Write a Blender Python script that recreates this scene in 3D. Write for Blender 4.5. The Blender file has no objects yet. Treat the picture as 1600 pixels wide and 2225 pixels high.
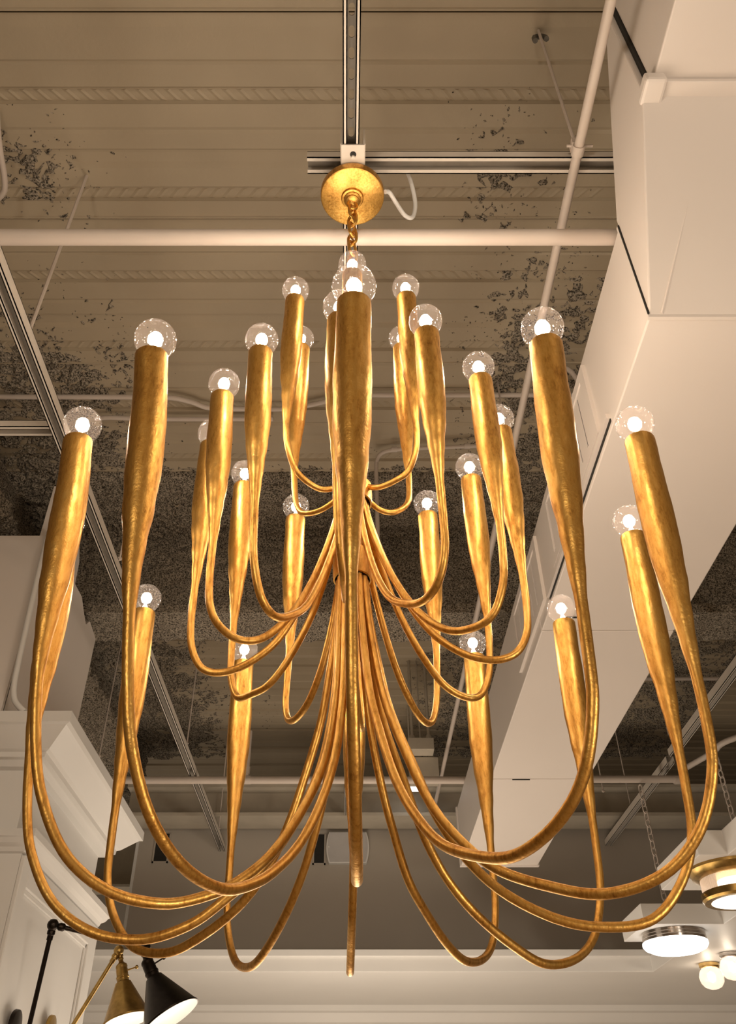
import bpy, math, random
from mathutils import Vector, Matrix, noise
random.seed(7)
PI = math.pi
EYE = 1.6                      # camera height; every z below is measured from the camera and lifted by EYE

# ------------------------------------------------------------------ camera, world, exposure
sc = bpy.context.scene
col = sc.collection
cam_d = bpy.data.cameras.new('camera')
cam = bpy.data.objects.new('camera', cam_d); col.objects.link(cam)
cam.location = (0, 0, EYE)
cam.rotation_euler = (math.radians(90 + 38.6), 0, 0)
cam_d.sensor_fit = 'HORIZONTAL'; cam_d.sensor_width = 36.0
cam_d.lens = 1828 / 1600 * 36.0
cam_d.shift_x = (800 - 766) / 1600
cam_d.clip_start = 0.02; cam_d.clip_end = 100
sc.camera = cam

world = bpy.data.worlds.new('world'); sc.world = world
world.use_nodes = True
wb = world.node_tree.nodes['Background']
wb.inputs[0].default_value = (1.0, 0.80, 0.62, 1); wb.inputs[1].default_value = 0.15
sc.view_settings.view_transform = 'Standard'
sc.view_settings.look = 'None'
sc.view_settings.gamma = 1.0
sc.view_settings.use_curve_mapping = False
sc.view_settings.exposure = 0.0
try:
    sc.cycles.transparent_max_bounces = 20
    sc.cycles.max_bounces = 6
    sc.cycles.diffuse_bounces = 3
    sc.cycles.glossy_bounces = 4
    sc.cycles.use_adaptive_sampling = True
    sc.cycles.adaptive_threshold = 0.04
    sc.cycles.use_denoising = True
    sc.cycles.sample_clamp_indirect = 6.0
    sc.cycles.caustics_reflective = True
except Exception:
    pass

def fill_light(name, loc, radius, power, color):
    d = bpy.data.lights.new(name, 'POINT'); d.shadow_soft_size = radius; d.energy = power; d.color = color
    o = bpy.data.objects.new(name, d); col.objects.link(o)
    o.location = (loc[0], loc[1], loc[2] + EYE)
    return o
WARM = (1.0, 0.86, 0.70)
# unseen fill lights added to brighten duct, gold arms, rear wall and far deck
fill_light('fill_behind_camera', (-0.9, -2.2, 0.7), 0.22, 85, WARM)
fill_light('fill_beside_duct', (2.4, -0.8, -0.2), 0.25, 120, WARM)
fill_light('fill_rear', (-0.1, 4.3, -1.1), 0.8, 70, WARM)
fill_light('fill_rear_deck', (0.1, 5.4, -0.2), 0.5, 60, WARM)
fill_light('fill_far_deck', (-2.6, 9.0, 0.2), 0.4, 45, WARM)

# ------------------------------------------------------------------ materials
def new_mat(name):
    m = bpy.data.materials.new(name); m.use_nodes = True
    nt = m.node_tree
    return m, nt, nt.nodes['Principled BSDF']

def coords(nt):
    g = nt.nodes.new('ShaderNodeNewGeometry')
    return g.outputs['Position']

def noise_node(nt, scale, detail=4, rough=0.55, vec=None, stretch=None):
    n = nt.nodes.new('ShaderNodeTexNoise')
    n.inputs['Scale'].default_value = scale; n.inputs['Detail'].default_value = detail
    n.inputs['Roughness'].default_value = rough
    p = vec or coords(nt)
    if stretch:
        mp = nt.nodes.new('ShaderNodeMapping'); mp.inputs['Scale'].default_value = stretch
        nt.links.new(p, mp.inputs['Vector']); p = mp.outputs['Vector']
    nt.links.new(p, n.inputs['Vector'])
    return n.outputs['Fac']

def ramp(nt, fac, stops):
    r = nt.nodes.new('ShaderNodeValToRGB')
    e = r.color_ramp.elements
    while len(e) < len(stops): e.new(0.5)
    for k, (p, c) in enumerate(stops):
        e[k].position = p; e[k].color = (c[0], c[1], c[2], 1) if hasattr(c, '__len__') else (c, c, c, 1)
    nt.links.new(fac, r.inputs[0])
    return r.outputs[0]

def bump(nt, fac, strength, dist, bsdf, prev=None):
    b = nt.nodes.new('ShaderNodeBump')
    b.inputs['Strength'].default_value = strength; b.inputs['Distance'].default_value = dist
    nt.links.new(fac, b.inputs['Height'])
    if prev: nt.links.new(prev, b.inputs['Normal'])
    nt.links.new(b.outputs[0], bsdf.inputs['Normal'])
    return b.outputs[0]

def paint(name, c, rough=0.55, var=0.08, nscale=3.0, bumpy=0.15, bscale=60, bdist=0.003):
    m, nt, b = new_mat(name)
    f = noise_node(nt, nscale, 3)
    lo = tuple(x * (1 - var) for x in c); hi = tuple(min(1, x * (1 + var)) for x in c)
    nt.links.new(ramp(nt, f, [(0.3, lo), (0.7, hi)]), b.inputs['Base Color'])
    b.inputs['Roughness'].default_value = rough
    if bumpy: bump(nt, noise_node(nt, bscale, 3), bumpy, bdist, b)
    return m

def metal(name, c, rough=0.3, var=0.15, nscale=40):
    m, nt, b = new_mat(name)
    f = noise_node(nt, nscale, 3)
    lo = tuple(x * (1 - var) for x in c)
    nt.links.new(ramp(nt, f, [(0.35, lo), (0.65, c)]), b.inputs['Base Color'])
    b.inputs['Metallic'].default_value = 1; b.inputs['Roughness'].default_value = rough
    return m

def emit(name, c, s):
    m, nt, b = new_mat(name)
    nt.nodes.remove(b)
    e = nt.nodes.new('ShaderNodeEmission'); e.inputs[0].default_value = (*c, 1); e.inputs[1].default_value = s
    nt.links.new(e.outputs[0], nt.nodes['Material Output'].inputs[0])
    return m

M = {}
M['deck'] = paint('deck_paint', (0.395, 0.325, 0.228), 0.6, 0.06, 2.0, 0.25, 45, 0.004)
M['duct'] = paint('duct_paint', (0.80, 0.735, 0.68), 0.5, 0.025, 1.2, 0.05, 30)
M['white'] = paint('white_paint', (0.81, 0.795, 0.765), 0.45, 0.02, 2.0, 0.04, 80)
M['pipe'] = paint('pipe_paint', (0.60, 0.52, 0.455), 0.5, 0.04, 5, 0.12, 60)
M['strut'] = paint('strut_paint', (0.70, 0.635, 0.555), 0.5, 0.05, 8, 0.12, 90)
M['strut_inside'] = paint('channel_inside_dark', (0.27, 0.24, 0.20), 0.6, 0.1, 20, 0.1)  # darker than the rails; used on the channel back plates
M['wall'] = paint('wall_paint', (0.50, 0.45, 0.385), 0.65, 0.04, 1.5, 0.08, 50)
M['beam'] = paint('beam_paint', (0.50, 0.445, 0.36), 0.6, 0.08, 6, 0.2, 60)
M['room'] = paint('side_wall_paint', (0.34, 0.29, 0.23), 0.6, 0.05, 1.5, 0.05)
M['floor'] = paint('floor_wood', (0.42, 0.32, 0.23), 0.4, 0.15, 2.5, 0.1)
M['dark'] = paint('dark_joint_and_shade', (0.02, 0.018, 0.015), 0.8, 0.1)  # near-black for dark joints, and for shade painted into gaps and slots
M['dark_bracket'] = paint('bare_steel', (0.11, 0.10, 0.08), 0.6, 0.3, 60, 0.4)
M['speaker'] = paint('speaker_grille', (0.55, 0.53, 0.52), 0.6, 0.04, 10, 0.4, 900, 0.001)
M['black'] = metal('bronze_black', (0.035, 0.028, 0.024), 0.35, 0.3)
M['brass'] = metal('antique_brass', (0.48, 0.31, 0.10), 0.32, 0.35, 30)
M['brass_bright'] = metal('polished_brass', (0.85, 0.60, 0.25), 0.15, 0.1, 30)
M['chrome'] = metal('nickel', (0.62, 0.58, 0.55), 0.15, 0.1)
M['shade_in'] = paint('shade_white_inside', (0.9, 0.88, 0.85), 0.5, 0.01, 5, 0)

def gold_mat():
    m, nt, b = new_mat('gold_leaf')
    big = noise_node(nt, 22, 5, 0.6, stretch=(1, 1, 0.35))
    fine = noise_node(nt, 170, 5, 0.68, stretch=(1, 1, 0.25))
    mx = nt.nodes.new('ShaderNodeMath'); mx.operation = 'ADD'
    s1 = nt.nodes.new('ShaderNodeMath'); s1.operation = 'MULTIPLY'; s1.inputs[1].default_value = 0.38
    s2 = nt.nodes.new('ShaderNodeMath'); s2.operation = 'MULTIPLY'; s2.inputs[1].default_value = 0.62
    nt.links.new(big, s1.inputs[0]); nt.links.new(fine, s2.inputs[0])
    nt.links.new(s1.outputs[0], mx.inputs[0]); nt.links.new(s2.outputs[0], mx.inputs[1])
    c = ramp(nt, mx.outputs[0], [(0.31, (0.26, 0.11, 0.025)), (0.40, (0.56, 0.29, 0.066)), (0.49, (0.735, 0.41, 0.10)), (0.70, (0.86, 0.55, 0.17))])
    nt.links.new(c, b.inputs['Base Color'])
    b.inputs['Metallic'].default_value = 1.0
    r = nt.nodes.new('ShaderNodeMapRange')
    r.inputs['From Min'].default_value = 0.3; r.inputs['From Max'].default_value = 0.7
    r.inputs['To Min'].default_value = 0.48; r.inputs['To Max'].default_value = 0.34
    nt.links.new(mx.outputs[0], r.inputs['Value']); nt.links.new(r.outputs[0], b.inputs['Roughness'])
    p = bump(nt, noise_node(nt, 45, 3, 0.5, stretch=(1, 1, 0.45)), 0.30, 0.004, b)
    p = bump(nt, noise_node(nt, 130, 2, 0.5), 0.22, 0.002, b, p)
    bump(nt, noise_node(nt, 320, 3), 0.25, 0.0012, b, p)
    return m
M['gold'] = gold_mat()

def glass_mat(name, seeded=True, haze=0.05):
    m, nt, b = new_mat(name); nt.nodes.remove(b)
    tr = nt.nodes.new('ShaderNodeBsdfTransparent'); tr.inputs[0].default_value = (0.97, 0.95, 0.93, 1)
    gl = nt.nodes.new('ShaderNodeBsdfGlossy'); gl.inputs['Roughness'].default_value = 0.04
    tl = nt.nodes.new('ShaderNodeBsdfTranslucent'); tl.inputs[0].default_value = (1.0, 0.86, 0.80, 1)
    lw = nt.nodes.new('ShaderNodeLayerWeight'); lw.inputs[0].default_value = 0.5
    pw = nt.nodes.new('ShaderNodeMath'); pw.operation = 'POWER'; pw.inputs[1].default_value = 4.0
    nt.links.new(lw.outputs['Facing'], pw.inputs[0])
    mr = nt.nodes.new('ShaderNodeMapRange'); mr.inputs['To Min'].default_value = 0.045; mr.inputs['To Max'].default_value = 0.55
    nt.links.new(pw.outputs[0], mr.inputs['Value'])
    if seeded:
        v = nt.nodes.new('ShaderNodeTexVoronoi'); v.inputs['Scale'].default_value = 300
        nt.links.new(coords(nt), v.inputs['Vector'])
        dd = ramp(nt, v.outputs['Distance'], [(0.0, 1.0), (0.40, 0.0)])
        sel = ramp(nt, v.outputs['Color'], [(0.62, 0.0), (0.66, 1.0)])
        mu = nt.nodes.new('ShaderNodeMath'); mu.operation = 'MULTIPLY'
        nt.links.new(dd, mu.inputs[0]); nt.links.new(sel, mu.inputs[1]); dots = mu.outputs[0]
        bp = nt.nodes.new('ShaderNodeBump'); bp.inputs['Strength'].default_value = 0.6; bp.inputs['Distance'].default_value = 0.003
        nt.links.new(dots, bp.inputs['Height']); nt.links.new(bp.outputs[0], gl.inputs['Normal'])
    m1 = nt.nodes.new('ShaderNodeMixShader'); m2 = nt.nodes.new('ShaderNodeMixShader')
    m1.inputs[0].default_value = haze
    nt.links.new(tr.outputs[0], m1.inputs[1]); nt.links.new(tl.outputs[0], m1.inputs[2])
    nt.links.new(mr.outputs[0], m2.inputs[0])
    nt.links.new(m1.outputs[0], m2.inputs[1]); nt.links.new(gl.outputs[0], m2.inputs[2])
    nt.links.new(m2.outputs[0], nt.nodes['Material Output'].inputs[0])
    return m
M['bulb_glass'] = glass_mat('bulb_glass', True, 0.007)
M['filament'] = emit('filament_glow', (1.0, 0.83, 0.65), 245)
M['lamp_white'] = emit('lit_diffuser', (1.0, 0.95, 0.88), 5)
M['lamp_warm'] = emit('lit_warm_diffuser', (1.0, 0.86, 0.66), 5)
M['lamp_bulb'] = emit('lit_bulb', (1.0, 0.88, 0.72), 30)
M['lamp_strip'] = emit('lit_strip', (1.0, 0.97, 0.93), 3)
M['ribbed_glass'] = glass_mat('ribbed_glass', False, 0.5)
M['crystal'] = glass_mat('crystal_glass', True, 0.30)
M['globe_bulb'] = emit('globe_bulb_glow', (1.0, 0.86, 0.68), 35)

def fuzz_mat():
    m, nt, b = new_mat('sprayed_fireproofing')
    a = noise_node(nt, 120, 4, 0.72)
    c = ramp(nt, a, [(0.41, (0.03, 0.025, 0.018)), (0.475, (0.20, 0.17, 0.13)), (0.53, (0.40, 0.34, 0.262)), (0.65, (0.48, 0.415, 0.33))])
    nt.links.new(c, b.inputs['Base Color']); b.inputs['Roughness'].default_value = 0.95
    bump(nt, a, 0.8, 0.012, b)
    return m
M['fuzz'] = fuzz_mat()

# ------------------------------------------------------------------ mesh helpers
WL = {}                         # world location of every object made here
class MB:
    def __init__(s): s.v = []; s.f = []
    def quad_grid(s, rows, closed_u=False, closed_v=False):
        n = len(s.v); R = len(rows); C = len(rows[0])
        for r in rows: s.v.extend(r)
        for i in range(R if closed_v else R - 1):
            for j in range(C if closed_u else C - 1):
                i2 = (i + 1) % R; j2 = (j + 1) % C
                s.f.append((n + i * C + j, n + i * C + j2, n + i2 * C + j2, n + i2 * C + j))
        return n
    def box(s, x0, x1, y0, y1, z0, z1):
        n = len(s.v)
        s.v += [(x0, y0, z0), (x1, y0, z0), (x1, y1, z0), (x0, y1, z0), (x0, y0, z1), (x1, y0, z1), (x1, y1, z1), (x0, y1, z1)]
        s.f += [tuple(n + k for k in q) for q in ((0, 3, 2, 1), (4, 5, 6, 7), (0, 1, 5, 4), (1, 2, 6, 5), (2, 3, 7, 6), (3, 0, 4, 7))]
        return s
    def obox(s, c, size, mat3):
        n = len(s.v); hx, hy, hz = (k / 2 for k in size); c = Vector(c)
        for dz in (-hz, hz):
            for dx, dy in ((-hx, -hy), (hx, -hy), (hx, hy), (-hx, hy)):
                s.v.append(tuple(c + mat3 @ Vector((dx, dy, dz))))
        s.f += [tuple(n + k for k in q) for q in ((0, 3, 2, 1), (4, 5, 6, 7), (0, 1, 5, 4), (1, 2, 6, 5), (2, 3, 7, 6), (3, 0, 4, 7))]
        return s
    def prism(s, poly, axis, a0, a1):
        # poly: list of 2D points; axis 'x': (y,z), 'z': (x,y), 'y': (x,z)
        n = len(s.v); k = len(poly)
        mk = {'x': lambda p, a: (a, p[0], p[1]), 'z': lambda p, a: (p[0], p[1], a), 'y': lambda p, a: (p[0], a, p[1])}[axis]
        for a in (a0, a1):
            for p in poly: s.v.append(mk(p, a))
        s.f.append(tuple(n + j for j in range(k))[::-1]); s.f.append(tuple(n + k + j for j in range(k)))
        for j in range(k):
            j2 = (j + 1) % k
            s.f.append((n + j, n + j2, n + k + j2, n + k + j))
        return s
    def tube(s, pts, rad, sides=12, closed=False, caps=True, wob=0.0, seed=0):
        pts = [Vector(p) for p in pts]; N = len(pts)
        if not hasattr(rad, '__len__'): rad = [rad] * N
        tang = []
        for i in range(N):
            a = pts[(i - 1) % N] if (closed or i > 0) else pts[i]
            b = pts[(i + 1) % N] if (closed or i < N - 1) else pts[i]
            t = (b - a); tang.append(t.normalized() if t.length > 1e-9 else Vector((0, 0, 1)))
        ref = Vector((0, 0, 1)) if abs(tang[0].z) < 0.9 else Vector((1, 0, 0))
        u = tang[0].cross(ref).normalized()
        rows = []
        for i in range(N):
            u = (u - tang[i] * u.dot(tang[i])).normalized(); w = tang[i].cross(u)
            row = []
            for k in range(sides):
                an = 2 * PI * k / sides
                d = u * math.cos(an) + w * math.sin(an)
                r = rad[i]
                if wob:
                    q = pts[i] + d * rad[i]
                    r *= 1 + wob * noise.noise(q * 26 + Vector((seed * 3.7, 0, 0))) + wob * 0.5 * noise.noise(q * 70)
                row.append(tuple(pts[i] + d * r))
            rows.append(row)
        n = s.quad_grid(rows, closed_u=True, closed_v=closed)
        if caps and not closed:
            s.f.append(tuple(n + k for k in range(sides))[::-1])
            s.f.append(tuple(n + (N - 1) * sides + k for k in range(sides)))
        return s
    def lathe(s, prof, c, axis=(0, 0, 1), sides=32, ripple=0.0, nr=0):
        ax = Vector(axis).normalized()
        u = ax.cross(Vector((0, 1, 0)) if abs(ax.y) < 0.9 else Vector((1, 0, 0))).normalized(); w = ax.cross(u); c = Vector(c)
        rows = []
        for r, h in prof:
            row = []
            for k in range(sides):
                a = 2 * PI * k / sides
                rr = r * (1 + (ripple * math.cos(nr * a) if ripple else 0))
                row.append(tuple(c + ax * h + (u * math.cos(a) + w * math.sin(a)) * rr))
            rows.append(row)
        n = s.quad_grid(rows, closed_u=True)
        if prof[0][0] > 1e-6: s.f.append(tuple(n + k for k in range(sides))[::-1])
        if prof[-1][0] > 1e-6: s.f.append(tuple(n + (len(prof) - 1) * sides + k for k in range(sides)))
        return s
    def build(s, name, mat, parent=None, smooth=False, angle=40, bevel=0, recalc=True):
        xs = [p[0] for p in s.v]; ys = [p[1] for p in s.v]; zs = [p[2] for p in s.v]
        o0 = Vector(((min(xs) + max(xs)) / 2, (min(ys) + max(ys)) / 2, min(zs)))
        me = bpy.data.meshes.new(name)
        me.from_pydata([(p[0] - o0.x, p[1] - o0.y, p[2] - o0.z) for p in s.v], [], s.f)
        if recalc:
            import bmesh
            bm = bmesh.new(); bm.from_mesh(me); bmesh.ops.recalc_face_normals(bm, faces=bm.faces); bm.to_mesh(me); bm.free()
        if smooth:
            me.polygons.foreach_set('use_smooth', [True] * len(me.polygons))
            if angle: me.set_sharp_from_angle(angle=math.radians(angle))
        me.materials.append(M[mat])
        o = bpy.data.objects.new(name, me); col.objects.link(o)
        w = o0 + Vector((0, 0, EYE)); WL[o.name] = w
        if parent is not None:
            o.parent = parent; o.location = w - WL[parent.name]
        else: o.location = w
        if bevel:
            md = o.modifiers.new('bevel', 'BEVEL'); md.width = bevel; md.segments = 2; md.limit_method = 'ANGLE'
        return o

def empty(name, loc):
    o = bpy.data.objects.new(name, None); col.objects.link(o)
    o.location = (loc[0], loc[1], loc[2] + EYE); o.empty_display_size = 0.1
    WL[o.name] = Vector(o.location)
    return o
def tag(o, label, cat, group=None, kind=None):
    o['label'] = label; o['category'] = cat
    if group: o['group'] = group
    if kind: o['kind'] = kind
    return o
def structure(o, label, cat):
    return tag(o, label, cat, kind='structure')
def catmull(P, n):
    P = [Vector(p) for p in P]; out = []
    for i in range(len(P) - 1):
        p0 = P[i - 1] if i else P[0] * 2 - P[1]; p1 = P[i]; p2 = P[i + 1]; p3 = P[i + 2] if i + 2 < len(P) else P[-1] * 2 - P[-2]
        for k in range(n):
            t = k / n
            out.append(0.5 * ((2 * p1) + (p2 - p0) * t + (2 * p0 - 5 * p1 + 4 * p2 - p3) * t * t + (3 * p1 - p0 - 3 * p2 + p3) * t ** 3))
    out.append(P[-1]); return out
def resample(pts, n):
    L = [0]
    for a, b in zip(pts, pts[1:]): L.append(L[-1] + (b - a).length)
    out = []; j = 0
    for k in range(n):
        s = L[-1] * k / (n - 1)
        while j < len(L) - 2 and L[j + 1] < s: j += 1
        t = (s - L[j]) / max(1e-9, L[j + 1] - L[j])
        out.append(pts[j].lerp(pts[j + 1], min(1, max(0, t))))
    return out, L[-1]
def lerp_table(tab, x):
    if x <= tab[0][0]: return tab[0][1]
    for (a, va), (b, vb) in zip(tab, tab[1:]):
        if x <= b:
            t = (x - a) / (b - a); t = t * t * (3 - 2 * t)
            return va + (vb - va) * t
    return tab[-1][1]

# ------------------------------------------------------------------ floor
structure(MB().box(-5, 6, -4, 11.2, -1.7, -1.6).build('floor', 'floor'), 'warm brown showroom floor under the chandelier', 'floor')

structure(MB().box(-5.1, -5.0, -4, 11.2, -1.6, 3.11).build('wall_left', 'room'), 'pale showroom side wall far off to the left', 'wall')
structure(MB().box(6.0, 6.1, -4, 11.2, -1.6, 3.11).build('wall_right', 'room'), 'pale showroom side wall far off to the right', 'wall')
structure(MB().box(-5.1, 6.1, -4.1, -4.0, -1.6, 3.11).build('wall_front', 'room'), 'pale showroom wall behind the photographer', 'wall')

# ------------------------------------------------------------------ ceiling: steel deck
H = 3.05; LAP0 = 1.147; PW = 0.77
PROF = [(0, .052), (.008, .052), (.0082, .006), (.05, 0), (.155, 0), (.164, .006), (.173, 0), (.248, 0), (.260, .015), (.303, .015), (.310, 0),
        (.395, 0), (.407, .005), (.42, 0), (.478, 0), (.486, .010), (.535, .010), (.547, .004), (.556, 0), (.632, 0), (.644, .015),
        (.688, .015), (.695, 0), (.760, 0), (.764, -.005), (.769, -.005), (.77, .052)]
def deck_z(y):
    d = (y - LAP0) % PW
    for (a, za), (b, zb) in zip(PROF, PROF[1:]):
        if d <= b: return H + za + (zb - za) * (d - a) / max(1e-6, b - a)
    return H
ceil_o = structure(MB().box(-5.0, 6.0, -4.0, 11.2, H + 0.06, H + 0.16).build('ceiling', 'deck'), 'tan painted ribbed metal deck ceiling', 'ceiling')
for k in range(-6, 13):
    y0 = LAP0 + k * PW
    m = MB()
    poly = [(y0 + a, H + z) for a, z in PROF] + [(y0 + PW - 0.001, H + .055), (y0, H + .055)]
    m.prism(poly, 'x', -5.0, 6.0)
    dp = m.build('deck_panel', 'deck', ceil_o)
    if -1 <= k <= 3:
        e = MB()
        for (a, b, sg) in ((.262, .303, 1), (.646, .688, -1)):
            x = -2.0
            while x < 1.0:
                L = b - a
                n = len(e.v); cy = y0 + (a + b) / 2; zt = H + .0152
                for dx, dy, dz in ((-.013, -L / 2, 0), (.013, -L / 2, 0), (.013, L / 2, 0), (-.013, L / 2, 0), (0, -L / 2 + .004, -.0035), (0, L / 2 - .004, -.0035)):
                    e.v.append((x + dx + sg * dy * 0.9, cy + dy, zt + dz))
                e.f += [tuple(n + k for k in q) for q in ((0, 1, 2, 3), (0, 4, 1), (1, 4, 5, 2), (2, 5, 3), (3, 5, 4, 0))]
                x += 0.052
        eo = e.build('embossing', 'deck', dp); eo['kind'] = 'stuff'

# ------------------------------------------------------------------ back wall, soffit, mouldings
wl = MB().box(-1.707, 5.0, 6.85, 6.97, 1.2, 2.223).build('wall_back', 'wall')
structure(wl, 'grey beige bulkhead wall above the rear soffit', 'wall')
e = MB(); e.box(-1.712, -1.69, 6.842, 6.975, 1.2, 2.215); e.build('corner_bead', 'white', wl)
structure(MB().box(-5, 6, 7.75, 7.9, -1.6, 1.1).build('wall_rear', 'white'), 'pale lower rear wall below the soffit', 'wall')
structure(MB().box(-5, 6, 11.1, 11.2, -1.6, H + .06).build('wall_far', 'wall'), 'far end wall in the dark beyond the bulkhead', 'wall')
SOF = [(1.609, 3.2), (1.609, 3.73), (1.485, 3.73), (1.485, 4.29), (2.016, 4.29), (2.016, 4.96), (1.583, 4.96), (1.583, 5.39),
       (2.0, 5.39), (2.0, 6.28), (-4.0, 6.28), (-4.0, 7.75), (4.5, 7.75), (4.5, 3.2)]
so = MB().prism(SOF, 'z', 1.10, 1.205).build('trim_1', 'white', bevel=0.003)
structure(so, 'white stepped dropped soffit carrying the flush lights', 'soffit')
MB().box(-4.0, 2.0, 6.255, 6.30, 1.19, 1.232).build('cornice_lip', 'white', so, bevel=0.003)
t2 = MB().prism([(7.75, 1.10), (7.75, 0.9), (7.70, 0.9), (7.69, 0.97), (7.66, 0.99), (7.63, 1.05), (7.60, 1.06), (7.60, 1.10)], 'x', -5, 6).build('trim_2', 'white', smooth=True, angle=25)
structure(t2, 'white crown moulding along the top of the rear wall', 'moulding')
t3 = MB().prism([(7.75, 0.78), (7.75, 0.72), (7.71, 0.72), (7.68, 0.75), (7.68, 0.78)], 'x', -5, 6).build('trim_3', 'white', smooth=True, angle=25)
structure(t3, 'white picture rail below the rear crown moulding', 'moulding')

# ------------------------------------------------------------------ steel beams and fireproofing
def ibeam_x(name, y0, y1, z0, z1, x0, x1, label):
    c = (y0 + y1) / 2
    r = empty(name, (0, c, z0)); tag(r, label, 'beam')
    MB().box(x0, x1, y0, y1, z0, z0 + .025).build('bottom_flange', 'beam', r)
    MB().box(x0, x1, c - .02, c + .02, z0 + .025, z1).build('web', 'beam', r)
    MB().box(x0, x1, y0, y1, z1 - .03, z1 - .005).build('top_flange', 'beam', r)
    return r
ibeam_x('steel_beam', 6.45, 6.75, 2.19, 2.44, -1.75, 4.8, 'painted steel beam along the top of the bulkhead wall')
ibeam_x('steel_beam', 9.6, 9.92, 2.5, H + .0, -4.2, 4.8, 'farthest steel beam beyond the left end of the bulkhead wall')

def fz(p, s): return noise.noise(Vector(p) * s)
def fuzz_sweep(name, prof, axis, a0, a1, step, amp, mat='fuzz', parent=None):
    # prof: closed loop of 2D points resampled, displaced outward with fractal noise
    P = [Vector((p[0], p[1], 0)) for p in prof + [prof[0]]]
    n = int(sum((b - a).length for a, b in zip(P, P[1:])) / step)
    pts, _ = resample(P, n + 1); pts = pts[:-1]
    cx = sum(p.x for p in pts) / len(pts); cz = sum(p.y for p in pts) / len(pts)
    rows = []; k = int((a1 - a0) / step)
    for i in range(k + 1):
        a = a0 + (a1 - a0) * i / k; row = []
        for j, p in enumerate(pts):
            t = pts[(j + 1) % len(pts)] - pts[j - 1]
            nn = Vector((t.y, -t.x, 0)).normalized()
            q = (a, p.x, p.y)
            d = amp * (1.2 * fz(q, 6) + 0.9 * fz(q, 22) + 0.8 * fz(q, 60))
            w = p + nn * d
            row.append((a, w.x, w.y) if axis == 'x' else (w.x, a, w.y))
        rows.append(row)
    m = MB(); m.quad_grid(rows, closed_u=True)
    return m.build(name, mat, parent, smooth=False)
# I-shaped girder across the room, fully coated
fb = empty('fireproofed_beam', (0, 4.11, 2.45)); tag(fb, 'deep girder across the ceiling coated in grey sprayed fireproofing', 'beam')
b1 = fuzz_sweep('flange_coating', [(3.95, 2.50), (3.955, 2.45), (4.27, 2.45), (4.275, 2.50)], 'x', -2.6, 3.2, 0.016, 0.013, parent=fb); b1['kind'] = 'stuff'
b2 = fuzz_sweep('web_coating', [(4.04, 3.07), (4.05, 2.47), (4.19, 2.47), (4.20, 3.07)], 'x', -2.6, 3.2, 0.018, 0.018, parent=fb); b2['kind'] = 'stuff'
gb = empty('fireproofed_girder', (-2.0, 4, 2.5)); tag(gb, 'coated girder along the left edge above the white column box', 'beam')
g1 = fuzz_sweep('girder_coating', [(-2.15, 3.07), (-2.15, 2.55), (-1.72, 2.55), (-1.70, 2.62), (-1.86, 2.66), (-1.88, 3.07)], 'y', 1.9, 7.4, 0.02, 0.02, parent=gb); g1['kind'] = 'stuff'

def sstep(a, b, x):
    t = max(0, min(1, (x - a) / (b - a))); return t * t * (3 - 2 * t)
def density(x, y):
    d = 0.0
    d = max(d, sstep(-0.75, -1.45, x) * sstep(1.9, 2.9, y))                      # along the left girder
    d = max(d, 0.86 * math.exp(-((x + 1.25) / .22) ** 2 - ((y - 1.72) / .22) ** 2))    # small patch beside the left conduit
    d = max(d, 0.74 * math.exp(-((x - .62) / .20) ** 2 - ((y - 1.75) / .36) ** 2))     # patches beside the duct
    d = max(d, sstep(0.25, 0.85, x) * sstep(1.6, 2.6, y) * 0.85)
    d = max(d, sstep(3.05, 3.75, y) * sstep(5.4, 4.2, y) * (0.42 + 0.55 * sstep(-.2, -1.1, x) + 0.35 * sstep(.2, .8, x)))
    d = max(d, sstep(3.36, 3.50, y) * sstep(4.5, 4.3, y) * 1.35)
    d = max(d, 0.42 * math.exp(-((x + .95) / .35) ** 2 - ((y - 6.2) / .6) ** 2))
    return d
m = MB(); st = 0.0165
nx = int((2.95 + 2.2) / st); ny = int((7.4 - 1.35) / st)
rows = []
for j in range(ny + 1):
    y = 1.35 + j * st; row = []; dz = deck_z(y)
    for i in range(nx + 1):
        x = -2.2 + i * st
        d = density(x, y)
        if d > 0.02:
            q = (x, y, 0)
            hh = d * 1.5 - 1.0 + 0.75 * fz(q, 5) + 0.8 * fz(q, 19) + 1.15 * fz(q, 58)
            z = dz + 0.005 - max(-0.3, min(1.4, hh)) * 0.03
        else: z = dz + 0.02
        row.append((x, y, z))
    rows.append(row)
C = len(rows[0])
for r in rows: m.v.extend(r)
for j in range(ny):
    for i in range(nx):
        ids = (j * C + i, j * C + i + 1, (j + 1) * C + i + 1, (j + 1) * C + i)
        if min(m.v[k][2] for k in ids) < deck_z(rows[j][0][1]) + 0.006: m.f.append(ids)
used = sorted({k for f in m.f for k in f}); mp = {k: i for i, k in enumerate(used)}
m.v = [m.v[k] for k in used]; m.f = [tuple(mp[k] for k in f) for f in m.f]
fo = m.build('fireproofing_overspray', 'fuzz', recalc=False)
tag(fo, 'grey fibrous fireproofing overspray crusted on the metal deck', 'fireproofing', kind='stuff')
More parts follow.
